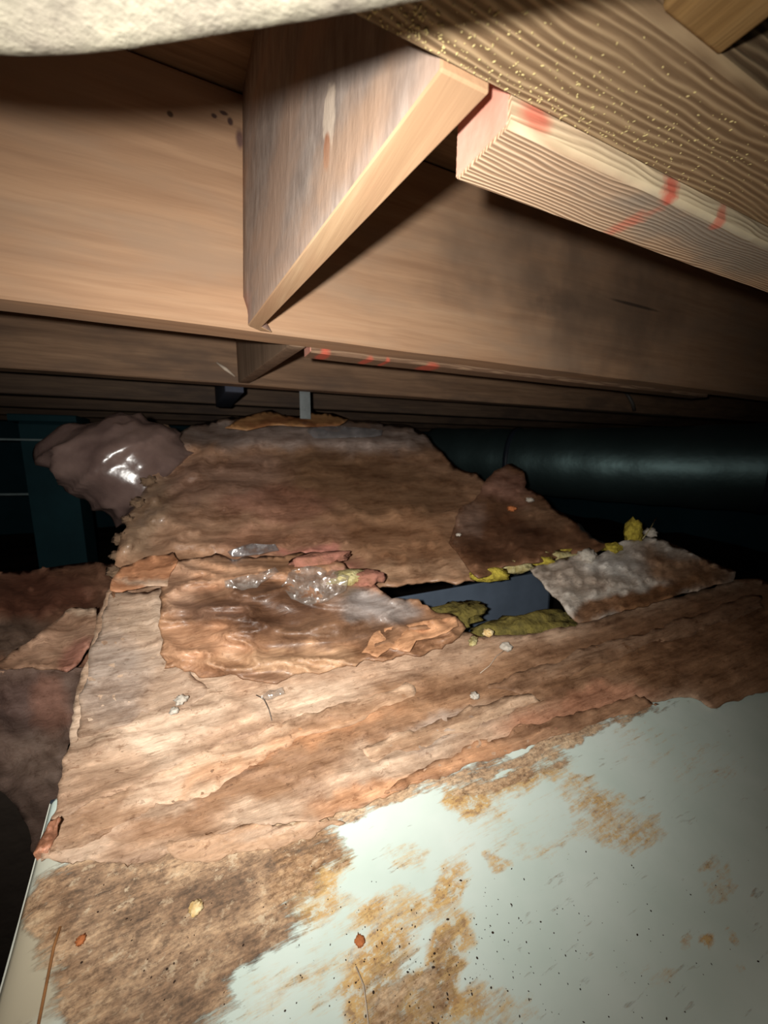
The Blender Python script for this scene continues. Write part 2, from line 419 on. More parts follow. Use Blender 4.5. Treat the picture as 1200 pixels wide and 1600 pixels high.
def block_board(name, L, R, mats, bev=0.0016, cut=None, nu=14, nv=12):
    """short board between joists; L, R: its left and right face corners near-bottom, near-top, far-top, far-bottom.
    cut = (height, setback): the far lower corner is sawn off. Slot 1 = sawn edge faces"""
    bm = bmesh.new()
    def grid(C):
        C = [Vector(c) for c in C]
        g = []
        for j in range(nv + 1):
            v = j / nv
            if cut:
                v = v * v * 0.5 + v * 0.5
            row = []
            for i in range(nu + 1):
                u = i / nu
                p = C[0].lerp(C[1], v).lerp(C[3].lerp(C[2], v), u)
                if cut:
                    hgt = p.z - C[3].z
                    if hgt < cut[0]:
                        k = 1 - hgt / cut[0]
                        f = 1.0 if i == nu else 0.0
                        p.y -= cut[1] * k * f; p.x += cut[2] * k * f
                n = noise.noise_vector(p * 25) * 0.0006
                row.append(bm.verts.new(p + n if 0 < i < nu and 0 < j < nv else p))
            g.append(row)
        return g
    gl, gr = grid(L), grid(R)
    for g, rev in ((gl, False), (gr, True)):
        for j in range(nv):
            for i in range(nu):
                q = [g[j][i], g[j][i + 1], g[j + 1][i + 1], g[j + 1][i]]
                bm.faces.new(q if not rev else q[::-1])
    rim = lambda g: g[0] + [r[-1] for r in g[1:]] + g[-1][-2::-1] + [r[0] for r in g[-2:0:-1]]
    a, b = rim(gl), rim(gr)
    edge = []
    for i in range(len(a)):
        f = bm.faces.new((a[i], b[i], b[(i + 1) % len(a)], a[(i + 1) % len(a)]))
        f.material_index = 1 if len(mats) > 1 else 0
        edge.append(f)
    bmesh.ops.recalc_face_normals(bm, faces=bm.faces)
    bm.normal_update()
    sharp = [e for e in bm.edges if len(e.link_faces) == 2 and e.calc_face_angle(0) > 0.6]
    bmesh.ops.bevel(bm, geom=sharp, offset=bev, segments=2, affect='EDGES', profile=0.5, material=1 if len(mats) > 1 else -1)
    for f in bm.faces: f.smooth = f.material_index == 0 and f.calc_area() > 2e-5
    me = bpy.data.meshes.new(name)
    bm.to_mesh(me); bm.free()
    return recentre(link(name, me, mats))

def tube(name, pts, r, mat, parent=None, seg=8, taper=None):
    bm = bmesh.new()
    pts = [Vector(p) for p in pts]
    rings = []
    for i, p in enumerate(pts):
        d = (pts[min(i + 1, len(pts) - 1)] - pts[max(i - 1, 0)]).normalized()
        u = d.orthogonal().normalized() if i == 0 else (rings_u - d * rings_u.dot(d)).normalized()
        rings_u = u
        v = d.cross(u)
        rr = r if taper is None else r * taper[i]
        rings.append([bm.verts.new(p + (u * math.cos(a) + v * math.sin(a)) * rr) for a in [2 * math.pi * k / seg for k in range(seg)]])
    for i in range(len(rings) - 1):
        for k in range(seg):
            bm.faces.new((rings[i][k], rings[i][(k + 1) % seg], rings[i + 1][(k + 1) % seg], rings[i + 1][k]))
    bm.faces.new(list(reversed(rings[0]))); bm.faces.new(rings[-1])
    bmesh.ops.recalc_face_normals(bm, faces=bm.faces)
    for f in bm.faces: f.smooth = True
    me = bpy.data.meshes.new(name)
    bm.to_mesh(me); bm.free()
    o = recentre(link(name, me, mat))
    if parent:
        o.parent = parent; o.location = o.location - parent.location
    return o

def lump(name, c, r, mat, parent=None, amp=0.35, freq=2.2, sub=4, rot=0.0, seed=0, flat=False, facet=0.0):
    """irregular clump: sphere pushed about by noise"""
    bm = bmesh.new()
    bmesh.ops.create_icosphere(bm, subdivisions=sub, radius=1.0)
    off = Vector((seed * 3.7, seed * 1.3, seed * 2.1))
    for v in bm.verts:
        n = v.co.normalized()
        k = 1 + amp * noise.fractal(n * freq + off, 0.8, 2.0, 4)
        if facet:
            k += facet * (noise.voronoi(n * freq * 1.6 + off)[0][1] - noise.voronoi(n * freq * 1.6 + off)[0][0])
        v.co = Vector((n.x * r[0], n.y * r[1], n.z * r[2])) * k
    if rot:
        bmesh.ops.rotate(bm, verts=bm.verts, cent=(0, 0, 0), matrix=Matrix.Rotation(rot, 3, 'Z'))
    for f in bm.faces: f.smooth = not flat
    me = bpy.data.meshes.new(name)
    bm.to_mesh(me); bm.free()
    o = link(name, me, mat)
    o.location = Vector(c)
    if parent:
        o.parent = parent; o.location = Vector(c) - parent.location
    return o

def fold_skin(o, amp=0.10, seed=4.0):
    """pulls a clump's skin into long slanting folds, like film drawn tight"""
    for v in o.data.vertices:
        c = v.co
        q = Vector((c.x * 5 + c.z * 5, c.y * 6, (c.z - c.x) * 22))
        r = 1 - abs(noise.fractal(q + Vector((seed, 0, 0)), 1.0, 2.0, 2)) * 2
        v.co = c * (1 + amp * max(r, 0) ** 2)
    o.data.update()

# ---- the rising top of the duct run: a height profile along Y
KN = np.array([(-0.3, -0.385), (-0.1, -0.36), (0.1, -0.335), (0.24, -0.30), (0.44, -0.22), (0.63, -0.155), (0.80, -0.06), (0.95, 0.03), (1.06, 0.075), (1.16, 0.095), (1.4, 0.10)])
_ys = np.linspace(-0.3, 1.4, 1701)
_zs = np.interp(_ys, KN[:, 0], KN[:, 1])
_k = np.exp(-0.5 * (np.arange(-90, 91) / 34.0) ** 2); _k /= _k.sum()
_zs = np.convolve(np.pad(_zs, 90, mode='edge'), _k, mode='valid')
def S(y): return np.interp(y, _ys, _zs)
def S_branch(y): return -0.19 + 0.20 * (np.asarray(y) - 0.75)

R3 = np.array([[*AX], [*AY], [*AZ]])
def rays(P):
    P = np.asarray(P, float)
    v = np.stack([P[:, 0] - 600, 800 - P[:, 1], np.full(len(P), -F)], 1)
    return v @ R3.T
def on_height(P, lift, H=S):
    """points of the photograph set down on the height profile (plus lift)"""
    d = rays(P); d = d / np.linalg.norm(d, axis=1)[:, None]
    lift = np.broadcast_to(lift, (len(P),))
    lo = np.full(len(P), 0.02); hi = np.full(len(P), 1.9)
    f = lambda t: d[:, 2] * t - H(d[:, 1] * t) - lift
    ts = np.linspace(0.05, 1.9, 400)
    val = np.stack([f(np.full(len(P), t)) for t in ts], 1)
    neg = val < 0
    first = np.where(neg.any(1), neg.argmax(1), 399)
    lo = ts[np.maximum(first - 1, 0)]; hi = ts[first]
    for _ in range(30):
        m = (lo + hi) / 2
        s = f(m) < 0
        hi = np.where(s, m, hi); lo = np.where(s, lo, m)
    return d * hi[:, None]
def on_plane_y(P, lift, Y=0.46):
    d = rays(P)
    return d * ((Y - np.broadcast_to(lift, (len(P),))) / d[:, 1])[:, None]
def P3(px, py, lift=0.0): return Vector(on_height([(px, py)], lift)[0])

def ragged(poly, step=7, amp=3.0, seed=0.0):
    out = []
    n = len(poly)
    for i in range(n):
        a = np.array(poly[i], float); b = np.array(poly[(i + 1) % n], float)
        L = np.linalg.norm(b - a); k = max(1, int(L / step))
        nrm = np.array([-(b - a)[1], (b - a)[0]]) / max(L, 1e-6)
        for j in range(k):
            p = a + (b - a) * j / k
            q = Vector((p[0] * 0.010 + seed, p[1] * 0.016, seed * 1.7))
            o = noise.fractal(q * 2.5, 1.0, 2.2, 5) * amp if j else 0
            out.append(p + nrm * o)
    return np.array(out)

def seg_dist(P, pts, closed=True):
    n = len(pts)
    best = np.full(len(P), 1e9)
    for i in range(n if closed else n - 1):
        a = pts[i]; b = pts[(i + 1) % n]
        ab = b - a
        t = np.clip(((P - a) @ ab) / max(ab @ ab, 1e-9), 0, 1)
        best = np.minimum(best, np.linalg.norm(P - (a + t[:, None] * ab), axis=1))
    return best

def fbm(P, scale, seed=0.0, octs=4, sy=1.0):
    return np.array([noise.fractal(Vector((p[0] * scale, p[1] * scale * sy, seed)), 0.8, 2.0, octs) for p in P])

def strokes(P, base, marks):
    """base colour with soft-edged patches (cx, cy, rx, ry, degrees, colour, amount) of the sheet's own colouring"""
    c = np.tile(np.array(base[:3], float), (len(P), 1))
    wob = np.stack([fbm(P, 0.018, 3.1), fbm(P, 0.018, 9.4)], 1) * 16
    for cx, cy, rx, ry, ang, col, amt in marks:
        a = math.radians(ang)
        q = P + wob - np.array([cx, cy])
        u = (q[:, 0] * math.cos(a) + q[:, 1] * math.sin(a)) / rx
        v = (-q[:, 0] * math.sin(a) + q[:, 1] * math.cos(a)) / ry
        k = np.clip(1.35 - np.sqrt(u * u + v * v), 0, 0.7) / 0.7
        k = (k * k * (3 - 2 * k) * amt)[:, None]
        c = c * (1 - k) + np.array(col[:3]) * k
    return c

def sheet(name, poly, mat, surf=on_height, lift=0.004, step=9, thick=0.002, base=(0.4, 0.25, 0.15), marks=(), ridges=(),
          wrinkle=0.003, wscale=0.02, curl=0.0, rag=3.0, seed=0.0, tilt=None, parent=None, rstep=7, crease=0.0, relief=None, aniso=1.0, calm=None, octs=5, **kw):
    """a torn sheet: outline -> filled, wrinkled, given thickness"""
    out = ragged(poly, rstep, rag, seed)
    mn, mx = out.min(0), out.max(0)
    gx, gy = np.meshgrid(np.arange(mn[0], mx[0], step), np.arange(mn[1], mx[1], step * 0.8))
    G = np.stack([gx.ravel(), gy.ravel()], 1)
    G = G + rng.uniform(-step * .3, step * .3, G.shape)
    G = G[seg_dist(G, out) > step * 0.45]
    V = np.vstack([out, G])
    n = len(out)
    vv, _, ff, ov, _, _ = geometry.delaunay_2d_cdt([Vector(p) for p in V], [], [list(range(n))], 1, 1e-5)
    P = np.array([(p.x, p.y) for p in vv])
    d = seg_dist(P, out)
    L = np.full(len(P), lift, float)
    L += wrinkle * fbm(P, wscale, seed, octs, aniso)
    if relief: L += relief(P)
    if calm: L = lift + (L - lift) * calm(P)
    if crease:
        r = 1 - np.abs(fbm(P, wscale * 1.4, seed + 5, 3, 1.6)) * 2.2
        L += crease * np.clip(r, 0, 1) ** 3
    if curl:
        L += curl * np.exp(-d / 14.0) * (0.6 + fbm(P, 0.02, seed + 2, 3))
    if tilt:
        L += tilt(P)
    for pl, wd, h in ridges:
        dd = seg_dist(P, np.array(pl, float), False)
        L += h * np.exp(-(dd / wd) ** 2)
    W = surf(P, L, **kw)
    me = bpy.data.meshes.new(name)
    me.from_pydata([tuple(p) for p in W], [], [tuple(f) for f in ff])
    at = me.attributes.new('tint', 'FLOAT_COLOR', 'POINT')
    C = np.ones((len(P), 4)); C[:, :3] = strokes(P, base, marks)
    at.data.foreach_set('color', C.astype(np.float32).ravel())
    bm = bmesh.new(); bm.from_mesh(me)
    bmesh.ops.recalc_face_normals(bm, faces=bm.faces)
    bm.faces.ensure_lookup_table()
    s = sum(f.normal.dot(-f.calc_center_median()) for f in bm.faces)
    if s < 0: bmesh.ops.reverse_faces(bm, faces=bm.faces)
    for f in bm.faces: f.smooth = True
    bm.to_mesh(me); bm.free()
    o = recentre(link(name, me, mat))
    if thick:
        md = o.modifiers.new('thickness', 'SOLIDIFY'); md.thickness = thick; md.offset = -1
    if parent:
        o.parent = parent; o.location = o.location - parent.location
    return o

# ------------------------------------------------------------------ setting
def slab(name, x0, x1, y0, y1, z0, z1, mat, nx=1, ny=1, bump=0.0):
    bm = bmesh.new()
    bmesh.ops.create_cube(bm, size=1.0)
    bmesh.ops.scale(bm, vec=(x1 - x0, y1 - y0, z1 - z0), verts=bm.verts)
    if nx > 1:
        bmesh.ops.subdivide_edges(bm, edges=list(bm.edges), cuts=nx, use_grid_fill=True)
        for v in bm.verts:
            if v.co.z > 0: v.co.z += bump * noise.fractal(Vector((v.co.x * 1.7, v.co.y * 1.7, 3)), 0.8, 2, 4)
    me = bpy.data.meshes.new(name); bm.to_mesh(me); bm.free()
    o = link(name, me, mat)
    o.location = ((x0 + x1) / 2, (y0 + y1) / 2, (z0 + z1) / 2)
    return tag(o, kind='structure')

H0 = 0.139           # underside of the joists above the lens
HT = 0.384           # underside of the subfloor
slab('floor', -2.6, 3.4, -1.0, 4.0, -0.80, -0.66, M['earth'], 40, 1, 0.05)
slab('ceiling', -2.6, 3.4, -1.0, 4.0, HT, HT + 0.04, M['subfloor'])
slab('wall_back', -2.6, 3.4, 3.9, 4.05, -0.74, HT, M['block_wall'])
slab('wall_left', -2.75, -2.6, -1.0, 4.05, -0.74, HT, M['block_wall'])
slab('wall_right', 3.4, 3.55, -1.0, 4.05, -0.74, HT, M['block_wall'])

# ------------------------------------------------------------------ joists
JW, JS, JY0 = 0.0445, 0.406, 0.0956
jl = ['nearest overhead floor joist with coarse raised grain, sawdust on its underside',
      'wide orange-brown floor joist behind the grey triangular-looking block',
      'brown floor joist next behind the wide orange-brown joist, above the torn wrap',
      'dim brown floor joist third behind the wide orange-brown one, galvanised strap below',
      'dark floor joist just above the top of the plastic-wrapped bundle',
      'very dark floor joist second from the back of the crawlspace',
      'very dark floor joist at the back of the crawlspace']
joists = []
for i in range(7):
    y = JY0 + i * JS
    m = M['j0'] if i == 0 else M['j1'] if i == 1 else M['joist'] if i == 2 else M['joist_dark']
    x0, x1 = (-0.6, 1.9) if i == 0 else (-2.55, 3.35)
    if i == 1: x0, x1 = -1.3, 3.2
    o = board('floor_joist', x0, x1, y, y + JW, H0, HT - 0.0005, m, seg=120)
    tag(o, jl[i], 'joist', 'floor joists overhead')
    joists.append(o)
joists[3]['label'] = 'dim brown floor joist behind the small blue-grey block'
j0 = joists[0]

# sawdust clinging under the nearest joist
bm = bmesh.new()
def crumb(bm, c, r, el=1.0):
    m = Matrix.Translation(c) @ Matrix.Rotation(random.uniform(0, 6.28), 4, 'Z') @ Matrix.Diagonal((r * el, r, r * 0.7, 1))
    bmesh.ops.create_icosphere(bm, subdivisions=1, radius=1.0, matrix=m)
for k in range(700):
    u = random.random() ** 1.7
    x = 0.06 + u * 0.20 + random.gauss(0, 0.012)
    y = JY0 + JW * (1 - abs(random.gauss(0, 0.42)) * (0.5 + u))
    if not (JY0 + 0.003 < y < JY0 + JW - 0.003): continue
    crumb(bm, Vector((x, y, H0 - 0.0002)), random.uniform(0.00012, 0.00038), random.uniform(1, 2.6))
me = bpy.data.meshes.new('sawdust'); bm.to_mesh(me); bm.free()
o = recentre(link('sawdust', me, M['sawdust'])); o.parent = j0; o.location = o.location - j0.location
tag(o, 'pale yellow sawdust grains', kind='stuff')

# ------------------------------------------------------------------ blocking between the joists
L = [(.088, .1405, .1385), (.088, .1405, HT - .001), (.062, .5012, HT - .001), (.050, .5012, .1365)]
R = [(.1105, .1405, .1385), (.1105, .1405, HT - .001), (.085, .5012, HT - .001), (.064, .5012, .1365)]
o = block_board('blocking_board', L, R, [M['block_face'], M['block_edge']], cut=(0.032, 0.013, 0.017), bev=0.0009)
tag(o, 'grey weathered blocking board with a pale sawn edge and a pointed lower end', 'blocking', 'blocking boards between joists')
yo = JS
L = [(.112, .1405 + yo, .1385), (.112, .1405 + yo, HT - .001), (.075, .5012 + yo, HT - .001), (.075, .5012 + yo, .142)]
R = [(.135, .1405 + yo, .1385), (.135, .1405 + yo, HT - .001), (.098, .5012 + yo, HT - .001), (.098, .5012 + yo, .142)]
o = block_board('blocking_board', L, R, [M['block2']])
tag(o, 'brown blocking board seen small below the tip of the grey blocking board', 'blocking', 'blocking boards between joists')
yo = 2 * JS
L = [(.050, .1405 + yo, .128), (.050, .1405 + yo, HT - .001), (.040, .5012 + yo, HT - .001), (.040, .5012 + yo, .128)]
R = [(.090, .1405 + yo, .128), (.090, .1405 + yo, HT - .001), (.082, .5012 + yo, HT - .001), (.082, .5012 + yo, .128)]
o = block_board('blocking_board', L, R, [M['block3']])
tag(o, 'small dark blue-grey blocking board farthest away above the wrapped duct', 'blocking', 'blocking boards between joists')
a = pray(1030, 20); b = pray(1120, 92)
xa, xb = a.x / a.z * H0, b.x / b.z * H0
L = [(xa, JY0 - .0004, H0), (xa, JY0 - .0004, HT - .001), (xa, JY0 - JS + JW, HT - .001), (xa, JY0 - JS + JW, H0)]
R = [(xb, JY0 - .0004, H0), (xb, JY0 - .0004, HT - .001), (xb, JY0 - JS + JW, HT - .001), (xb, JY0 - JS + JW, H0)]
o = block_board('blocking_board', L, R, [M['blockN']])
tag(o, 'tan sawn blocking board in the upper right corner against the ridged joist', 'blocking', 'blocking boards between joists')

# ------------------------------------------------------------------ boards with red paint marks
def sister(x0, x1, y, z0, z1, m, label):
    r = empty('sister_board', (x0, y, z0))
    o = board('plank', x0 + 0.0008, x1, y, y + 0.038, z0, z1, m, r, 0.0022, 0.0008, 40)
    e = board('painted_end', x0, x0 + 0.0008, y + 0.0016, y + 0.0364, z0 + 0.0016, z1 - 0.001, M['sister_end'], r, 0.0004, 0.0, 1)
    e['label'] = 'pink painted end'
    return tag(r, label, 'board', 'boards with red paint marks')
sister(0.1215, 1.12, JY0 + JW + 0.001, 0.1318, 0.222, M['sister'], 'board with pink end and red paint marks beside the ridged joist')
sister(0.142, 1.14, JY0 + JW + JS + 0.001, 0.1335, 0.222, M['sister2'], 'dim board with small red paint marks behind the wide orange-brown joist')

# ------------------------------------------------------------------ canvas sagging at the top of the view
def canvas():
    edge = [(-160, 82), (-80, 95), (0, 101), (70, 105), (150, 103), (260, 92), (400, 71), (600, 36), (790, 0), (930, -28), (1010, -50)]
    zc = 0.107
    E = []
    for (px, py) in edge:
        r = pray(px, py)
        E.append(Vector((r.x / r.z * zc, r.y / r.z * zc, zc)))
    bm = bmesh.new()
    prof = []
    for k in range(13):                     # rounded lip, then the underside towards the lens and the top back
        a = -math.pi / 2 + math.pi * k / 12
        prof.append((math.cos(a) * 0.013, math.sin(a) * 0.016 + 0.0125))
    und = [(-0.11 + 0.011 * i, -0.0035 + 0.001 * math.sin(i)) for i in range(10)]
    top = [(-0.011 * (i + 1), 0.028) for i in range(10)]
    full = und + prof + top
    rows = []
    # dense resample of the edge
    Q = []
    for i in range(len(E) - 1):
        for j in range(10): Q.append(E[i].lerp(E[i + 1], j / 10))
    Q.append(E[-1])
    for _ in range(6):
        Q = [Q[0]] + [(Q[i - 1] + Q[i] * 2 + Q[i + 1]) / 4 for i in range(1, len(Q) - 1)] + [Q[-1]]
    for i, p in enumerate(Q):
        t = (Q[min(i + 1, len(Q) - 1)] - Q[max(i - 1, 0)]); t.z = 0; t.normalize()
        nrm = Vector((-t.y, t.x, 0))
        if nrm.y < 0: nrm = -nrm
        row = []
        for (u, zz) in full:
            q = p + nrm * (u - 0.011) + Vector((0, 0, zz))
            q += Vector(noise.noise_vector(q * 14)) * 0.0010 + Vector(noise.noise_vector(q * 160)) * 0.00012
            row.append(bm.verts.new(q))
        rows.append(row)
    n = len(full)
    for i in range(len(rows) - 1):
        for k in range(n):
            bm.faces.new((rows[i][k], rows[i + 1][k], rows[i + 1][(k + 1) % n], rows[i][(k + 1) % n]))
    bm.faces.new(rows[0]); bm.faces.new(list(reversed(rows[-1])))
    bmesh.ops.recalc_face_normals(bm, faces=bm.faces)
    for f in bm.faces: f.smooth = True
    me = bpy.data.meshes.new('canvas_wrap'); bm.to_mesh(me); bm.free()
    o = recentre(link('canvas_wrap', me, M['canvas']))
    tag(o, 'pale fuzzy canvas sagging in front of the joists at the top', 'canvas')
canvas()

# ------------------------------------------------------------------ white enamelled duct in front
duct = empty('white_duct', (0.3, 0.1, -0.65))
def duct_top():
    Y1 = 0.335
    xs = np.concatenate([np.linspace(-0.124, 0.62, 300), np.linspace(0.63, 1.05, 40)])
    ys = np.concatenate([np.linspace(-0.25, 0.02, 12), np.linspace(0.025, Y1, 190)])
    X, Y = np.meshgrid(xs, ys)
    Z = S(Y)
    W = np.stack([X.ravel(), Y.ravel(), Z.ravel()], 1)
    W[:, 2] -= 0.006 * np.exp(-(W[:, 0] + 0.124) / 0.006)          # eased corner
    V = W @ R3                                                     # back to the view to set the stains where they lie
    ok = V[:, 2] < -0.01
    P = np.where(ok[:, None], np.stack([600 + V[:, 0] / np.minimum(V[:, 2], -0.01) * -F, 800 + V[:, 1] / np.minimum(V[:, 2], -0.01) * F], 1), 5000.0)
    o, b = (1, 0, 0), (0, 1, 0)
    mk = [
        (735, 1252, 44, 30, 0, o, 1.0), (640, 1335, 40, 30, 0, o, .45), (480, 1335, 60, 70, -60, o, .8), (470, 1400, 66, 44, 0, o, .8),
        (700, 1395, 30, 62, 25, o, .85), (620, 1430, 60, 46, 0, o, .6), (578, 1545, 42, 84, 20, o, 1.0), (650, 1575, 90, 60, 0, o, .95),
        (695, 1500, 34, 76, 25, o, 1.0), (770, 1570, 70, 34, 0, o, .6), (960, 1285, 70, 44, 0, o, .46), (990, 1310, 50, 24, 0, o, .45),
        (905, 1240, 34, 24, 0, o, .5), (772, 1352, 22, 14, 0, o, .7), (1125, 1370, 30, 40, -10, o, .45), (1108, 1470, 16, 10, 20, o, .8),
        (1140, 1463, 14, 8, 30, o, .6), (1155, 1510, 14, 8, 30, o, .5), (1070, 1475, 12, 16, 0, o, .5), (1030, 1530, 30, 30, 0, o, .35),
        (840, 1330, 40, 26, 0, o, .4), (1060, 1180, 120, 50, 20, o, .30), (880, 1260, 120, 60, 0, o, .28), (760, 1300, 60, 40, 0, o, .35),
        (440, 1560, 90, 60, -20, o, .4), (560, 1480, 90, 80, 0, o, .42),
        (270, 1400, 210, 130, -14, b, 1.0), (330, 1340, 190, 60, -14, b, 1.0), (220, 1530, 130, 110, -30, b, .9), (330, 1480, 120, 60, -35, b, .75),
        (150, 1590, 50, 40, -30, b, .4), (300, 1590, 80, 50, -30, b, .45), (450, 1340, 90, 40, -10, b, .6), (830, 1205, 80, 16, -18, b, .52), (760, 1225, 80, 14, -14, b, .5), (820, 1212, 90, 24, -18, o, .7),
        (860, 1165, 60, 14, -20, b, .7), (640, 1580, 60, 60, 0, b, .35), (600, 1560, 40, 90, 20, b, .35), (690, 1520, 30, 60, 20, b, .4),
        (85, 1430, 50, 50, 0, b, .75), (720, 1206, 190, 14, -18, b, .62), (560, 1262, 90, 16, -14, b, .6), (940, 1138, 120, 10, -18, b, .5), (60, 1380, 30, 60, 15, (0, 0, 1), .6), (20, 1540, 70, 130, 20, (0, 0, 1), 1.0), (70, 1500, 40, 120, 15, (0, 0, 1), .6),
        (120, 1560, 60, 60, 0, (0, 0, 1), .5)]
    C = np.ones((len(P), 4)); C[:, :3] = strokes(P, (0, 0, 0), [])
    for ch in range(3):
        sub = [(*m[:5], (1, 1, 1), m[6]) for m in mk if m[5][ch]]
        C[:, ch] = strokes(P, (0, 0, 0), sub)[:, 0]
    C[:, 3] = strokes(P, (0, 0, 0), [(*m, (1, 1, 1), a) for *m, a in [
        (300, 1410, 110, 36, -20, .9), (380, 1490, 60, 50, -30, .8), (180, 1350, 90, 30, -15, .5), (210, 1560, 120, 40, -25, .7), (90, 1430, 40, 40, 0, .8),
        (330, 1560, 60, 40, -40, .9), (440, 1350, 70, 16, -15, .5), (660, 1540, 50, 60, 20, .6), (570, 1570, 30, 50, 20, .5)]])[:, 0]
    nx, ny = len(xs), len(ys)
    F4 = [(j * nx + i, j * nx + i + 1, (j + 1) * nx + i + 1, (j + 1) * nx + i) for j in range(ny - 1) for i in range(nx - 1)]
    me = bpy.data.meshes.new('top_panel')
    me.from_pydata([tuple(p) for p in W], [], F4)
    at = me.attributes.new('tint', 'FLOAT_COLOR', 'POINT')
    at.data.foreach_set('color', C.astype(np.float32).ravel())
    for p in me.polygons: p.use_smooth = True
    ob = recentre(link('top_panel', me, M['enamel']))
    md = ob.modifiers.new('thickness', 'SOLIDIFY'); md.thickness = 0.0015; md.offset = -1
    ob.parent = duct; ob.location = ob.location - duct.location
    ob['label'] = 'white enamelled top with brown and ochre stains'
duct_top()
def side(name, pts, mat, parent, thick=0.0015):
    """sheet-metal side following the duct's rising top"""
    bm = bmesh.new()
    up = [bm.verts.new(p) for p in pts]
    dn = [bm.verts.new((p[0], p[1], -0.655)) for p in pts]
    for i in range(len(pts) - 1): bm.faces.new((up[i], up[i + 1], dn[i + 1], dn[i]))
    me = bpy.data.meshes.new(name); bm.to_mesh(me); bm.free()
    o = recentre(link(name, me, mat))
    md = o.modifiers.new('thickness', 'SOLIDIFY'); md.thickness = thick; md.offset = 0
    o.parent = parent; o.location = o.location - parent.location
    return o
M['enamel_side'] = plain('white_enamel_side', lin(206, 208, 196), 0.5, 0.3, scale=8)
side('side_panel', [(-0.124, y, float(S(y)) - 0.006) for y in np.linspace(-0.25, 0.335, 20)], M['enamel_side'], duct)
side('side_panel', [(1.05, y, float(S(y)) - 0.002) for y in np.linspace(-0.25, 0.335, 20)], M['enamel_side'], duct)
side('end_panel', [(x, 0.335, float(S(0.335)) - 0.004) for x in np.linspace(-0.124, 1.05, 6)], M['galv_dark'], duct)
# folded seam near the left arris
tube('seam', [on_height([p], 0.0006)[0] for p in ((52, 1640), (60, 1600), (72, 1540), (84, 1480), (94, 1448))], 0.0008, M['rust'], duct)['label'] = 'rusty folded seam line'
tag(duct, 'white enamelled metal duct with brown and ochre stains in the foreground', 'duct')

# ------------------------------------------------------------------ near paper-faced wrap lying over the duct
T = lin(190, 158, 132); Tp = lin(208, 182, 158); Br = lin(156, 118, 88); Dk = lin(112, 80, 58); Or = lin(204, 150, 110); Gy = lin(172, 158, 148); Rd = lin(188, 132, 102)
near = empty('duct_wrap', (0.2, 0.3, -0.66))
NR = [([(85, 1275), (200, 1225), (330, 1165), (430, 1130)], 8, .0040), ([(150, 1160), (230, 1120), (330, 1105)], 7, .003), ([(180, 1345), (290, 1315), (420, 1285), (520, 1276)], 8, .003),
      ([(420, 1130), (560, 1090), (700, 1050), (800, 1010)], 8, .003), ([(600, 1190), (740, 1140), (900, 1090)], 7, .003), ([(520, 1215), (700, 1165), (860, 1120)], 5, .0025),
      ([(905, 1040), (1000, 1000), (1130, 960)], 8, .004), ([(240, 930), (250, 1000), (300, 1070), (420, 1120)], 6, .003), ([(410, 1075), (425, 1120)], 4, .003),
      ([(960, 1075), (1060, 1040), (1190, 1010)], 9, .003), ([(760, 1110), (860, 1075), (940, 1060)], 7, .003), ([(110, 1180), (200, 1150), (300, 1145), (420, 1110)], 6, .0025)]
def near_relief(P):
    L = 0.0026 * fbm(P, 0.011, 1.3, 5, 1.8)
    r = 1 - np.abs(fbm(P, 0.012, 6.3, 3, 2.4)) * 2.4
    L += 0.0022 * np.clip(r, 0, 1) ** 3
    for pl, wd, h in NR:
        L += h * np.exp(-(seg_dist(P, np.array(pl, float), False) / wd) ** 2)
    return L
sheet('paper_facing', [(64, 1345), (88, 1265), (98, 1200), (112, 1120), (132, 1040), (150, 975), (172, 915), (260, 905), (420, 950), (560, 975), (650, 980), (720, 985),
    (760, 992), (820, 992), (890, 978), (905, 972), (1000, 944), (1080, 924), (1150, 905), (1200, 910), (1270, 935), (1330, 1010), (1300, 1062), (1200, 1080), (1120, 1106),
    (1090, 1092), (1040, 1094), (960, 1120), (870, 1147), (800, 1172), (700, 1207), (600, 1247), (520, 1275), (440, 1286), (380, 1302), (290, 1328), (200, 1352), (120, 1345)],
    M['kraft'], lift=0.0045, step=7, thick=0.0014, base=T, wrinkle=0.0, rag=7, seed=1.3, rstep=6, relief=near_relief, parent=near,
    marks=[(200, 1120, 110, 120, 0, Tp, .8), (270, 1000, 130, 60, -10, Tp, .5), (560, 1130, 170, 50, -14, Br, .75), (420, 1200, 180, 40, -18, Br, .7), (330, 1260, 150, 40, -18, Br, .8),
           (180, 1210, 60, 40, 0, Br, .5), (700, 1080, 130, 40, -12, Br, .8), (860, 1050, 120, 50, -10, Br, .8), (1080, 1000, 200, 70, -12, Br, 1), (1050, 970, 180, 30, -14, Dk, .5),
           (1160, 1060, 70, 40, -10, Br, .9), (900, 1110, 120, 24, -14, Rd, .8), (620, 1230, 140, 20, -16, Or, .8), (440, 1160, 180, 16, -16, Or, .7), (300, 1090, 60, 40, 0, Tp, 1),
           (480, 1090, 100, 30, -8, Tp, .7), (620, 1180, 90, 30, -14, Tp, .6), (250, 1255, 80, 20, -20, Tp, .7), (120, 1320, 40, 40, 0, Tp, .5), (400, 1270, 60, 30, -10, Tp, .7), (700, 1140, 60, 20, -14, Gy, .5)])
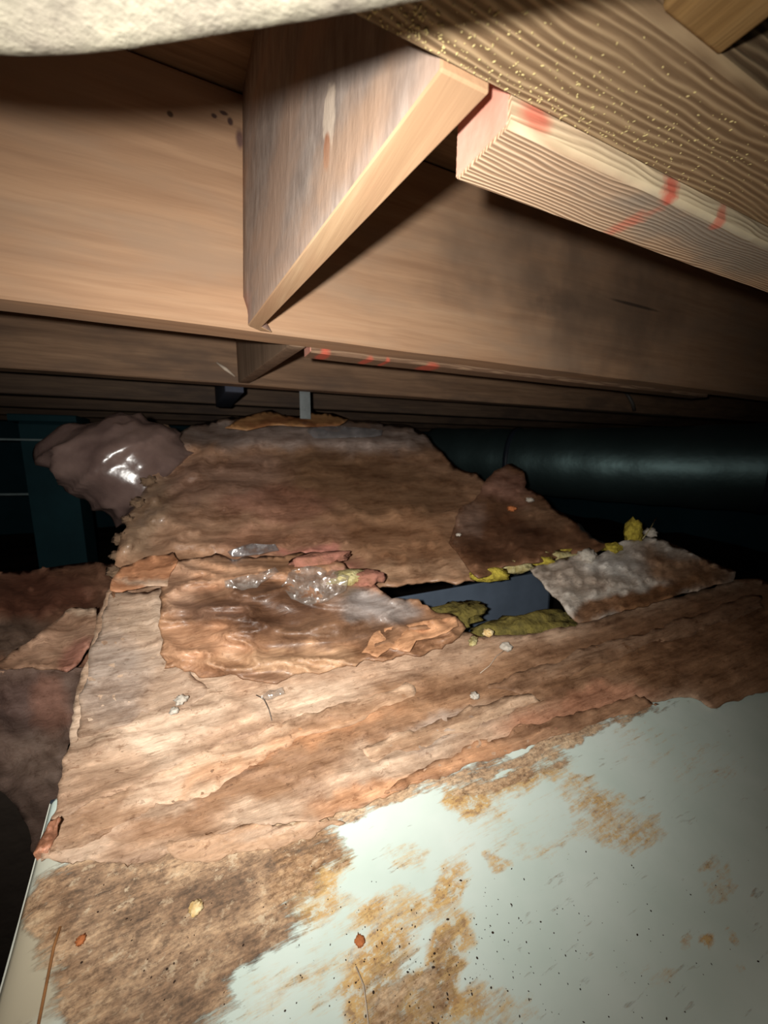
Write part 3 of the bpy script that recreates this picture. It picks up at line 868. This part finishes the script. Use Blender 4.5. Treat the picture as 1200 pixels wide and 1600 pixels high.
# thin paper plies torn from the same wrap
def ply(poly, base, seed, marks, lift=0.0052, rag=8):
    sheet('paper_ply', poly, M['kraft'], lift=lift, step=7, thick=0.0004, base=base, wrinkle=0.0002, wscale=0.03, rag=rag, seed=seed, rstep=5, relief=near_relief, parent=near, marks=marks)
ply([(85, 1282), (200, 1230), (330, 1170), (430, 1134), (470, 1118), (560, 1092), (640, 1068), (650, 1082), (560, 1128), (470, 1150), (390, 1196), (330, 1238), (240, 1262), (150, 1312), (76, 1335)],
    lin(198, 166, 138), 4.2, [(400, 1185, 200, 16, -22, Or, .5), (560, 1110, 100, 20, -14, Br, .7), (180, 1270, 80, 30, -24, Br, .5), (240, 1240, 60, 16, -24, lin(222, 194, 168), .8)])
ply([(690, 1212), (800, 1174), (880, 1146), (960, 1120), (1030, 1100), (1000, 1090), (900, 1112), (800, 1140), (720, 1176), (640, 1210), (600, 1240)],
    lin(172, 132, 102), 6.7, [(700, 1195, 120, 12, -18, Or, .5), (900, 1118, 80, 10, -18, Dk, .5)], rag=10)
ply([(150, 1000), (175, 925), (255, 915), (262, 980), (290, 1040), (330, 1075), (300, 1110), (230, 1115), (150, 1150), (118, 1160), (128, 1080)],
    lin(186, 160, 138), 8.1, [(180, 1060, 50, 70, 0, Gy, .6), (240, 960, 50, 40, 0, Tp, .6)])
ply([(760, 1072), (840, 1040), (920, 1010), (1040, 975), (1140, 940), (1190, 930), (1195, 950), (1100, 985), (1000, 1012), (900, 1050), (820, 1080)],
    lin(150, 116, 90), 12.1, [(950, 1010, 120, 12, -18, lin(176, 144, 118), .7)], rag=9)
ply([(560, 1170), (640, 1140), (740, 1104), (830, 1084), (850, 1094), (760, 1128), (660, 1166), (580, 1190)],
    lin(196, 164, 136), 14.7, [(660, 1150, 80, 10, -18, Br, .6)], rag=9)
ply([(260, 1320), (330, 1300), (420, 1288), (510, 1278), (540, 1286), (470, 1310), (400, 1330), (300, 1345)],
    lin(188, 152, 122), 15.9, [(420, 1300, 60, 10, -10, Tp, .6)], lift=0.0050, rag=9)
# crumpled mound of paper
def mound(P):
    L = 0.030 * np.exp(-(((P[:, 0] - 430) / 210) ** 2 + ((P[:, 1] - 930) / 70) ** 2))
    r = 1 - np.abs(fbm(P, 0.008, 7.7, 2, 3.4)) * 2.0
    return L + 0.011 * np.clip(r, 0, 1) ** 2
sheet('crumpled_paper', [(258, 1042), (250, 985), (252, 925), (268, 880), (330, 868), (400, 872), (470, 862), (530, 878), (580, 905), (612, 935), (660, 945), (712, 962), (728, 982), (690, 1012),
    (640, 1022), (590, 1030), (520, 1045), (440, 1062), (380, 1060), (310, 1058)],
    M['crumple'], lift=0.010, step=5, thick=0.002, base=lin(164, 124, 94), wrinkle=0.007, wscale=0.012, aniso=2.6, octs=2, rag=9, seed=2.2, tilt=mound, parent=near,
    marks=[(330, 900, 90, 30, 0, lin(202, 158, 126), .9), (400, 950, 130, 34, 0, lin(98, 70, 52), .95), (590, 950, 70, 24, 12, lin(150, 142, 138), .9), (520, 990, 110, 22, -4, lin(112, 84, 64), .85),
           (320, 1010, 70, 40, 0, lin(190, 146, 114), .7), (450, 1030, 120, 20, 0, lin(186, 150, 118), .8), (280, 920, 30, 40, 0, lin(192, 156, 130), .7), (560, 900, 40, 16, 20, lin(190, 140, 122), .8),
           (330, 950, 60, 14, 0, lin(120, 90, 72), .7), (450, 1055, 100, 10, 0, lin(120, 92, 74), .6)])
sheet('paper_curl', [(175, 905), (190, 885), (240, 868), (270, 862), (278, 875), (262, 915), (230, 915), (190, 925), (172, 922)],
    M['crumple'], lift=0.026, step=6, thick=0.0012, base=lin(180, 128, 94), wrinkle=0.006, wscale=0.03, rag=4, seed=3.9, curl=0.006, parent=near, marks=[(225, 910, 50, 8, 0, Tp, .8)])
sheet('paper_curl', [(565, 1020), (590, 985), (620, 978), (690, 966), (714, 962), (716, 978), (690, 990), (650, 1000), (640, 1018), (610, 1012), (590, 1026)],
    M['crumple'], lift=0.024, step=5, thick=0.001, base=lin(200, 150, 112), wrinkle=0.008, wscale=0.03, rag=5, seed=5.5, curl=0.005, parent=near)
tag(near, 'torn brown paper-faced insulation wrap spread over the white duct', 'insulation')

# ------------------------------------------------------------------ far paper-faced wrap rising to the joists
far = empty('duct_wrap', (0.2, 0.8, -0.66))
B2 = lin(164, 126, 98); D2 = lin(118, 88, 64)
sheet('paper_facing', [(170, 940), (180, 880), (188, 836), (212, 790), (232, 758), (240, 715), (256, 684), (300, 664), (370, 652), (440, 648), (520, 650), (590, 658), (640, 664), (668, 680), (690, 704), (712, 728), (745, 738),
    (775, 765), (790, 800), (800, 850), (742, 906), (660, 910), (598, 914), (560, 935), (440, 940), (300, 940)],
    M['kraft_far'], lift=0.0, step=7, thick=0.004, base=B2, wrinkle=0.012, wscale=0.012, aniso=1.8, octs=3, rag=6, seed=7.7, curl=0.002, crease=0.006, parent=far, calm=lambda P: 0.3 + 0.7 * np.clip((560 - P[:, 0]) / 240, 0, 1),
    marks=[(480, 680, 240, 26, 2, lin(160, 144, 136), .85), (560, 760, 160, 50, 8, D2, .9), (640, 840, 90, 40, 5, lin(168, 126, 94), .8), (650, 890, 110, 16, 0, lin(186, 150, 120), .8),
           (330, 760, 120, 50, -10, lin(140, 110, 94), .8), (300, 820, 110, 40, -8, lin(156, 122, 98), .8), (440, 850, 100, 30, 0, lin(166, 124, 100), .8), (230, 800, 40, 70, 20, lin(140, 118, 96), .7),
           (430, 790, 90, 24, 0, lin(140, 96, 80), .6), (560, 830, 60, 20, 5, lin(120, 84, 60), .6), (500, 868, 60, 10, 10, lin(196, 130, 116), .8)],
    ridges=[([(250, 690), (340, 700), (430, 690), (540, 690), (640, 690)], 9, .008), ([(240, 780), (300, 740), (330, 700)], 9, .010), ([(200, 850), (250, 800), (290, 770)], 8, .008),
            ([(300, 850), (380, 858), (440, 850)], 7, .008), ([(480, 860), (570, 900)], 8, .008)])
sheet('fibre_batt', [(182, 920), (196, 850), (222, 792), (242, 756), (252, 716), (268, 690), (310, 674), (380, 664), (520, 664), (630, 676), (672, 706), (700, 738), (750, 770), (770, 820), (720, 876), (600, 880), (450, 900), (300, 920)],
    M['fibre_tan'], lift=-0.030, step=16, thick=0.035, base=B2, wrinkle=0.008, wscale=0.012, rag=3, seed=17.0, parent=far)
sheet('torn_top_paper', [(352, 668), (375, 652), (398, 646), (425, 640), (440, 648), (470, 650), (490, 642), (520, 645), (545, 654), (530, 664), (480, 666), (420, 664), (385, 672)],
    M['kraft_far'], lift=0.036, step=5, thick=0.002, base=lin(176, 130, 86), wrinkle=0.002, wscale=0.04, rag=2, seed=1.9, curl=0.006, parent=far, marks=[(460, 660, 80, 8, 0, lin(120, 72, 44), .8)])
sheet('plastic_strip', [(478, 672), (500, 664), (560, 668), (598, 672), (596, 680), (540, 684), (490, 684)], M['film'], lift=0.034, step=5, thick=0.0008, base=(.6, .6, .6), wrinkle=0.008, wscale=0.05, rag=2, seed=2.9, parent=far)
sheet('dark_paper_patch', [(702, 846), (716, 802), (752, 768), (768, 742), (800, 724), (817, 734), (820, 762), (852, 778), (884, 804), (920, 832), (956, 852), (930, 862), (880, 868), (812, 882), (748, 902), (726, 878)],
    M['kraft_far'], lift=0.022, step=6, thick=0.003, base=lin(128, 92, 68), wrinkle=0.008, wscale=0.025, rag=6, seed=9.3, curl=0.005, crease=0.003, parent=far,
    marks=[(780, 840, 80, 34, 0, lin(96, 66, 48), .9), (790, 756, 36, 26, 0, lin(164, 122, 104), .9), (850, 800, 50, 20, 25, lin(150, 116, 90), .7), (740, 810, 26, 30, 0, lin(150, 124, 110), .6)])
# glass fibre showing along the torn lower edge
for k, (px, py, rx, ry, mt) in enumerate([(766, 898, 20, 9, 'fibre'), (800, 886, 24, 8, 'fibre_pale'), (836, 878, 22, 8, 'fibre'), (870, 872, 22, 8, 'fibre_pale'), (900, 868, 20, 9, 'fibre')]):
    c = P3(px, py, 0.012); s = c.length / F
    o = lump('glass_fibre', c, (rx * s * 1.4, 0.014, ry * s * 1.1), M[mt], far, 0.45, 2.6, 3, -0.3, k + 1)
for k, (px, py, rx, ry, mt) in enumerate([(540, 902, 34, 9, 'fibre_pale'), (575, 902, 22, 10, 'fibre_pink'), (500, 874, 40, 10, 'fibre_pink')]):
    c = P3(px, py, 0.030); s = c.length / F
    lump('glass_fibre', c, (rx * s * 1.2, 0.02, ry * s * 1.1), M[mt], far, 0.4, 2.4, 3, 0.15, k + 11)
for k, (px, py, r) in enumerate([(246, 690, 9), (240, 722, 8), (232, 752, 10), (216, 786, 9), (200, 812, 8), (190, 842, 10), (182, 868, 8), (178, 894, 9), (258, 672, 8)]):
    c = P3(px, py, -0.002); sc = c.length / F * r * 0.75
    lump('fibre_tuft', c, (sc * 1.2, sc * 1.3, sc), M['fibre_tan'], far, 0.55, 2.6, 3, k, k + 51)
tag(far, 'brown paper-faced insulation wrap sloping up to the joists, beyond the black gap', 'insulation')

# ------------------------------------------------------------------ torn grey flap right of the gap
flap = empty('torn_flap', (0.6, 0.45, -0.25))
sheet('paper', [(826, 886), (860, 876), (900, 868), (935, 868), (972, 846), (1000, 842), (1022, 838), (1080, 862), (1150, 893), (1146, 907), (1060, 928), (970, 956), (906, 972), (884, 950), (850, 912)],
    M['flap'], lift=0.020, step=6, thick=0.003, base=lin(208, 198, 186), wrinkle=0.007, wscale=0.03, rag=4, seed=4.9, curl=0.003, crease=0.006, parent=flap,
    marks=[(1000, 935, 110, 16, -18, lin(130, 92, 62), 1.0), (1070, 890, 80, 26, 12, lin(150, 110, 76), .9), (930, 955, 40, 14, -18, lin(140, 104, 76), .9), (900, 900, 50, 24, 10, lin(168, 150, 134), .8), (960, 880, 50, 18, 0, lin(206, 200, 192), .8)])
lump('glass_fibre', P3(990, 834, 0.030), (0.022, 0.016, 0.030), M['fibre'], flap, 0.45, 2.2, 3, 0.3, 21)
lump('glass_fibre', P3(957, 856, 0.022), (0.022, 0.016, 0.010), M['fibre'], flap, 0.45, 2.4, 3, 0.2, 22)
lump('paper_wad', P3(1016, 832, 0.034), (0.016, 0.012, 0.010), M['crumb_white'], flap, 0.4, 2.4, 3, 0.4, 23)
lump('paper_wad', P3(918, 868, 0.028), (0.020, 0.014, 0.012), M['crumb_white'], flap, 0.5, 2.6, 3, 0.4, 24)
tube('fibre_strand', [P3(1004, 842, 0.036), P3(1016, 826, 0.045), P3(1026, 808, 0.055)], 0.0009, M['fibre_pale'], flap, 5)
tag(flap, 'torn greyish paper flap with yellow fibre tufts to the right of the black gap', 'insulation')

# ------------------------------------------------------------------ inside the gap
inner = empty('inner_duct', (0.45, 0.75, -0.66))
def panel(name, x0, x1, y0, y1, z0, z1, mat, parent):
    o = board(name, x0, x1, y0, y1, z0, z1, mat, parent, min(0.002, (y1 - y0) / 3), 0.0006, 12)
    return o
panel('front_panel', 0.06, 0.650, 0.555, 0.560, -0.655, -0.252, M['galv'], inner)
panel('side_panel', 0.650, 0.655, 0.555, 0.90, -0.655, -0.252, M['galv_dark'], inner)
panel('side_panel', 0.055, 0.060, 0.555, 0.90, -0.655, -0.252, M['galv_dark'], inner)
tag(inner, 'blue-grey sheet metal duct face inside the black gap', 'duct')
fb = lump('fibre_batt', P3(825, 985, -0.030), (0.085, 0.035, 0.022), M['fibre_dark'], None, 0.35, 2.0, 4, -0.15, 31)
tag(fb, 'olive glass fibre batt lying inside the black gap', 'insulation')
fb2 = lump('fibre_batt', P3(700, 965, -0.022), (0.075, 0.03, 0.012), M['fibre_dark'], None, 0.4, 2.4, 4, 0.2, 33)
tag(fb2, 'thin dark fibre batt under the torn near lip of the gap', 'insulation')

# ------------------------------------------------------------------ left side: bundle and branch
cb = pray(196, 724); cb = cb * (0.90 / cb.y)
o = lump('plastic_bundle', cb, (0.118, 0.10, 0.088), M['bundle'], None, 0.10, 0.9, 5, 0.3, 41, False, 0.0)
for v in o.data.vertices:
    k = max(0.0, -v.co.z / 0.088)
    v.co.x = v.co.x * (1 - 0.45 * min(k, 1)) + 0.015 * k
    v.co.z *= 1.0 + 0.35 * k
fold_skin(o, 0.13)
tag(o, 'shiny plastic-wrapped insulation bundle at the upper left end of the wrap', 'bundle')

branch = empty('branch_duct', (-0.3, 0.6, -0.66))
sheet('paper_top', [(-120, 905), (0, 894), (80, 886), (150, 878), (196, 880), (180, 930), (150, 1000), (134, 1048), (60, 1050), (0, 1056), (-120, 1064)], M['kraft_dull'], lift=0.0, step=9, thick=0.004,
    H=S_branch, base=lin(110, 78, 60), wrinkle=0.012, wscale=0.018, rag=4, seed=3.3, crease=0.006, parent=branch, marks=[(60, 930, 80, 30, 0, lin(92, 56, 42), .8), (20, 990, 60, 30, 0, lin(96, 84, 74), .7)])
sheet('paper_fold', [(152, 948), (110, 950), (84, 972), (40, 1006), (-6, 1036), (-10, 1052), (50, 1040), (104, 1046), (128, 1030), (150, 985)], M['kraft'], lift=0.022, step=7, thick=0.003,
    H=S_branch, base=lin(166, 132, 108), wrinkle=0.006, wscale=0.025, rag=4, seed=6.3, curl=0.004, parent=branch, marks=[(110, 1030, 30, 20, -30, lin(160, 106, 92), .7), (120, 955, 30, 8, 10, lin(196, 170, 146), .8)])
sheet('hanging_paper', [(-120, 1040), (0, 1046), (60, 1042), (132, 1044), (118, 1110), (104, 1180), (92, 1250), (76, 1310), (62, 1346), (48, 1330), (44, 1292), (24, 1258), (0, 1236), (-120, 1205)], M['kraft_dull'], surf=on_plane_y, lift=0.0, step=9, thick=0.002,
    base=lin(104, 84, 74), wrinkle=0.012, wscale=0.012, rag=4, seed=8.8, parent=branch, Y=0.475, marks=[(40, 1100, 70, 50, 0, lin(92, 72, 66), .8), (80, 1100, 30, 50, 0, lin(130, 92, 76), .7), (60, 1180, 50, 40, 0, lin(136, 116, 104), .6)])
e = sheet('torn_corner', [(92, 1275), (86, 1310), (64, 1352), (52, 1335), (66, 1305), (78, 1285)], M['crumple'], lift=0.004, step=5, thick=0.002, base=lin(180, 126, 98), wrinkle=0.006, wscale=0.04, rag=3, seed=2.1, parent=branch, surf=on_plane_y, Y=0.30)
panel('core', -1.0, -0.13, 0.52, 0.80, -0.655, -0.27, M['earth'], branch)
tag(branch, 'dark brown paper-wrapped branch duct off the left side of the wrap', 'duct')

# ------------------------------------------------------------------ clear plastic scraps on the mound
def scrap(poly, mat, label, lift, seed):
    o = sheet('plastic_scrap', poly, mat, lift=lift, step=4, thick=0.0006, base=(.7, .7, .7), wrinkle=0.016, wscale=0.05, rag=3, seed=seed, crease=0.010)
    tag(o, label, 'plastic', 'clear plastic scraps')
scrap([(440, 915), (452, 892), (480, 884), (515, 890), (545, 900), (540, 922), (510, 940), (480, 945), (455, 935)], M['clear'], 'larger crumpled clear plastic scrap glinting on the paper mound beside the gap', 0.046, 1.0)
scrap([(350, 908), (378, 900), (400, 898), (430, 886), (436, 894), (402, 918), (378, 922), (352, 918)], M['clear'], 'narrow clear plastic scrap glinting left of the larger crumpled scrap', 0.050, 4.0)
scrap([(355, 862), (380, 852), (430, 850), (436, 860), (400, 866), (362, 870)], M['film'], 'grey plastic film strip behind the two glinting scraps', 0.020, 7.0)
scrap([(408, 1088), (420, 1078), (440, 1074), (444, 1084), (424, 1092), (410, 1094)], M['clear'], 'tiny clear plastic sliver on the flat paper in front of the mound', 0.014, 9.0)

# ------------------------------------------------------------------ loose crumbs
def bit(px, py, rpx, mat, label, cat='debris', lift=0.004, amp=0.5, sq=(1, 1, .6), seed=1):
    c = P3(px, py, lift); s = c.length / F * rpx * 0.75
    o = lump('crumb', c + Vector((0, 0, s * .2)), (s * sq[0], s * sq[1], s * sq[2]), M[mat], None, amp, 2.2, 3, seed, seed, False)
    tag(o, label, cat, 'loose crumbs on the wrap')
bit(306, 1420, 9, 'crumb_yellow', 'cream crumb on the brown stain at lower left', lift=0.002, seed=3)
bit(562, 1471, 6, 'crumb_orange', 'small orange crumb among the ochre streaks on the white duct', lift=0.001, seed=4)
bit(790, 1012, 11, 'crumb_white', 'white crumb on brown paper just in front of the gap', lift=0.010, seed=5)
bit(762, 990, 10, 'crumb_yellow', 'cream tuft at the near lip of the gap beside the white crumb', lift=0.012, seed=6)
bit(740, 1002, 9, 'fibre_pale', 'pale yellow fibre tuft on the near lip of the gap', 'fibre', lift=0.010, sq=(2, .8, .5), seed=7)
bit(742, 1088, 8, 'crumb_white', 'white speck alone on the brown paper below the gap', lift=0.008, seed=8)
bit(284, 1094, 10, 'crumb_white', 'larger of two white crumbs on pale paper at left', lift=0.013, seed=9)
bit(272, 1112, 7, 'crumb_white', 'smaller of two white crumbs on pale paper at left', lift=0.013, seed=10)
bit(800, 796, 9, 'crumb_orange', 'orange-tan crumb on the dark paper patch', lift=0.030, seed=11)
bit(828, 782, 7, 'crumb_white', 'pale crumb at the far edge of the dark paper patch', lift=0.032, seed=12)
bit(716, 836, 5, 'crumb_white', 'tiny pale crumb on the left side of the dark paper patch', lift=0.030, seed=13)
bit(126, 1470, 5, 'crumb_orange', 'tiny orange crumb near the rusty seam', lift=0.001, seed=14)

# dark grit on the white duct: hundreds of grains, joined
bm = bmesh.new()
pts = []
for k in range(420):
    r = random.random()
    if r < .45: p = (random.gauss(640, 110), random.gauss(1500, 70))
    elif r < .75: p = (random.gauss(820, 150), random.gauss(1500, 80))
    elif r < .9: p = (random.gauss(260, 110), random.gauss(1460, 70))
    else: p = (random.uniform(500, 1190), random.uniform(1300, 1598))
    if not (90 < p[0] < 1195 and 1330 < p[1] < 1640): continue
    pts.append(p)
W = on_height(pts, 0.0006)
for q in W:
    r = math.exp(random.gauss(-8.25, 0.42))
    crumb(bm, Vector(q), min(r, 0.0009), random.uniform(1, 2))
me = bpy.data.meshes.new('grit'); bm.to_mesh(me); bm.free()
tag(recentre(link('grit', me, M['dirt'])), 'dark grit scattered over the stained white duct', 'grit', kind='stuff')
# hair-thin fibres
def strand(pp, mat, label, lift=0.003, r=0.0004):
    o = tube('fibre_strand', [P3(x, y, l) for (x, y, l) in pp], r, M[mat], None, 5)
    tag(o, label, 'fibre', 'loose fibre strands')
strand([(556, 1510, .002), (568, 1540, .003), (572, 1570, .003), (576, 1604, .002)], 'splinter', 'thin pale fibre strand on the ochre streaks at the bottom')
strand([(425, 1126, .012), (420, 1108, .014), (412, 1092, .014), (400, 1086, .013)], 'nail', 'dark thin stalk curving on the paper before the mound')
strand([(750, 1052, .009), (765, 1040, .011), (775, 1026, .012), (788, 1016, .012)], 'splinter', 'pale strand trailing from the white crumb by the gap')

# ------------------------------------------------------------------ small things on the joists
c = pray(476, 630); c = c * (0.958 / c.y)
st = empty('hanger_strap', (c.x, 0.955, 0.05))
board('strap', c.x - .013, c.x + .013, 0.9535, 0.9555, 0.075, 0.20, M['strap'], st, 0.0004, 0.0, 2)
tube('nail_head', [(c.x, 0.9525, 0.155), (c.x, 0.9545, 0.155)], 0.004, M['nail'], st)
tag(st, 'short galvanised hanger strap on the joist above the torn wrap', 'strap')
c = pray(352, 577); c = c * (0.9035 / c.y)
o = tube('wood_splinter', [c + Vector((-.016, 0, .012)), c + Vector((0, -.004, 0)), c + Vector((.018, 0, -.013))], 0.004, M['splinter'], None, 6, [.4, 1, .3])
tag(o, 'pale wood splinter sticking out beside the brown blocking board', 'splinter')
c = pray(985, 628); c = c * (0.900 / c.y)
o = tube('bent_nail', [c + Vector((-.02, .006, .03)), c + Vector((-.012, -.004, .012)), c + Vector((0, -.008, -.006)), c + Vector((.018, -.006, -.03))], 0.006, M['nail'], None, 6)
tag(o, 'bent dull nail hanging from a joist at right', 'nail')

# ------------------------------------------------------------------ far dark space
def cable(p0, p1, Y, r, label, sag=0.0):
    a = pray(*p0); a = a * (Y / a.y); b = pray(*p1); b = b * (Y / b.y)
    pts = [a.lerp(b, k / 10) + Vector((0, 0, -sag * math.sin(math.pi * k / 10))) for k in range(11)]
    o = tube('cable', pts, r, M['wire'], None, 6)
    tag(o, label, 'cable', 'pale cables in the far dark')
cable((-140, 684), (210, 690), 2.0, 0.0045, 'upper thin pale cable in the dark left of the bundle')
cable((-140, 772), (215, 766), 2.3, 0.006, 'lower faint pale cable in the dark left of the bundle', 0.01)
def upright(px, Y, wd, mat, label, z1=H0):
    a = pray(px, 690); a = a * (Y / a.y)
    r = empty('far_post', (a.x, Y, -0.7))
    board('shaft', a.x - wd, a.x + wd, Y - wd, Y + wd, -0.66, z1 - 0.03, mat, r, 0.012, 0.002, 4)
    board('cap', a.x - wd * 1.3, a.x + wd * 1.3, Y - wd * 1.2, Y + wd * 1.2, z1 - 0.03, z1 - 0.001, mat, r, 0.004, 0.001, 4)
    tag(r, label, 'post', 'support posts in the far dark')
upright(85, JY0 + 5 * JS + .02, 0.085, M['upright'], 'dim teal post added for a soft glow in the dark at far left')  # added upright, its teal colour imitates a column of glow
upright(760, JY0 + 5 * JS + .02, 0.06, M['post_dark'], 'black support post in the dark behind the wrap')

def glint_tube():  # added cylinder, turned so the torch's reflection forms the glow at right
    d = pray(1085, 712); d.z = 0; d.normalize()
    ax = Vector((d.y, -d.x, 0))
    c = d * 2.05 + Vector((0, 0, -0.035))
    r = empty('glint_cylinder', c + Vector((0, 0, -.2)))
    pts = [c + ax * (-1.25 + 2.2 * k / 60) + Vector((0, 0, -0.03 * math.sin(k / 60 * 3.14))) for k in range(61)]
    tp = [1 + 0.012 * math.sin(k * 1.3) for k in range(61)]
    tube('glint_shell', pts, 0.17, M['glint_tube'], r, 40, tp)
    for k in (14, 40):
        tube('band', [pts[k] - ax * .012, pts[k] + ax * .012], 0.176, M['galv_dark'], r, 40)
    tag(r, 'large grey cylinder added to catch a soft glint in the dark at right', 'duct')
glint_tube()
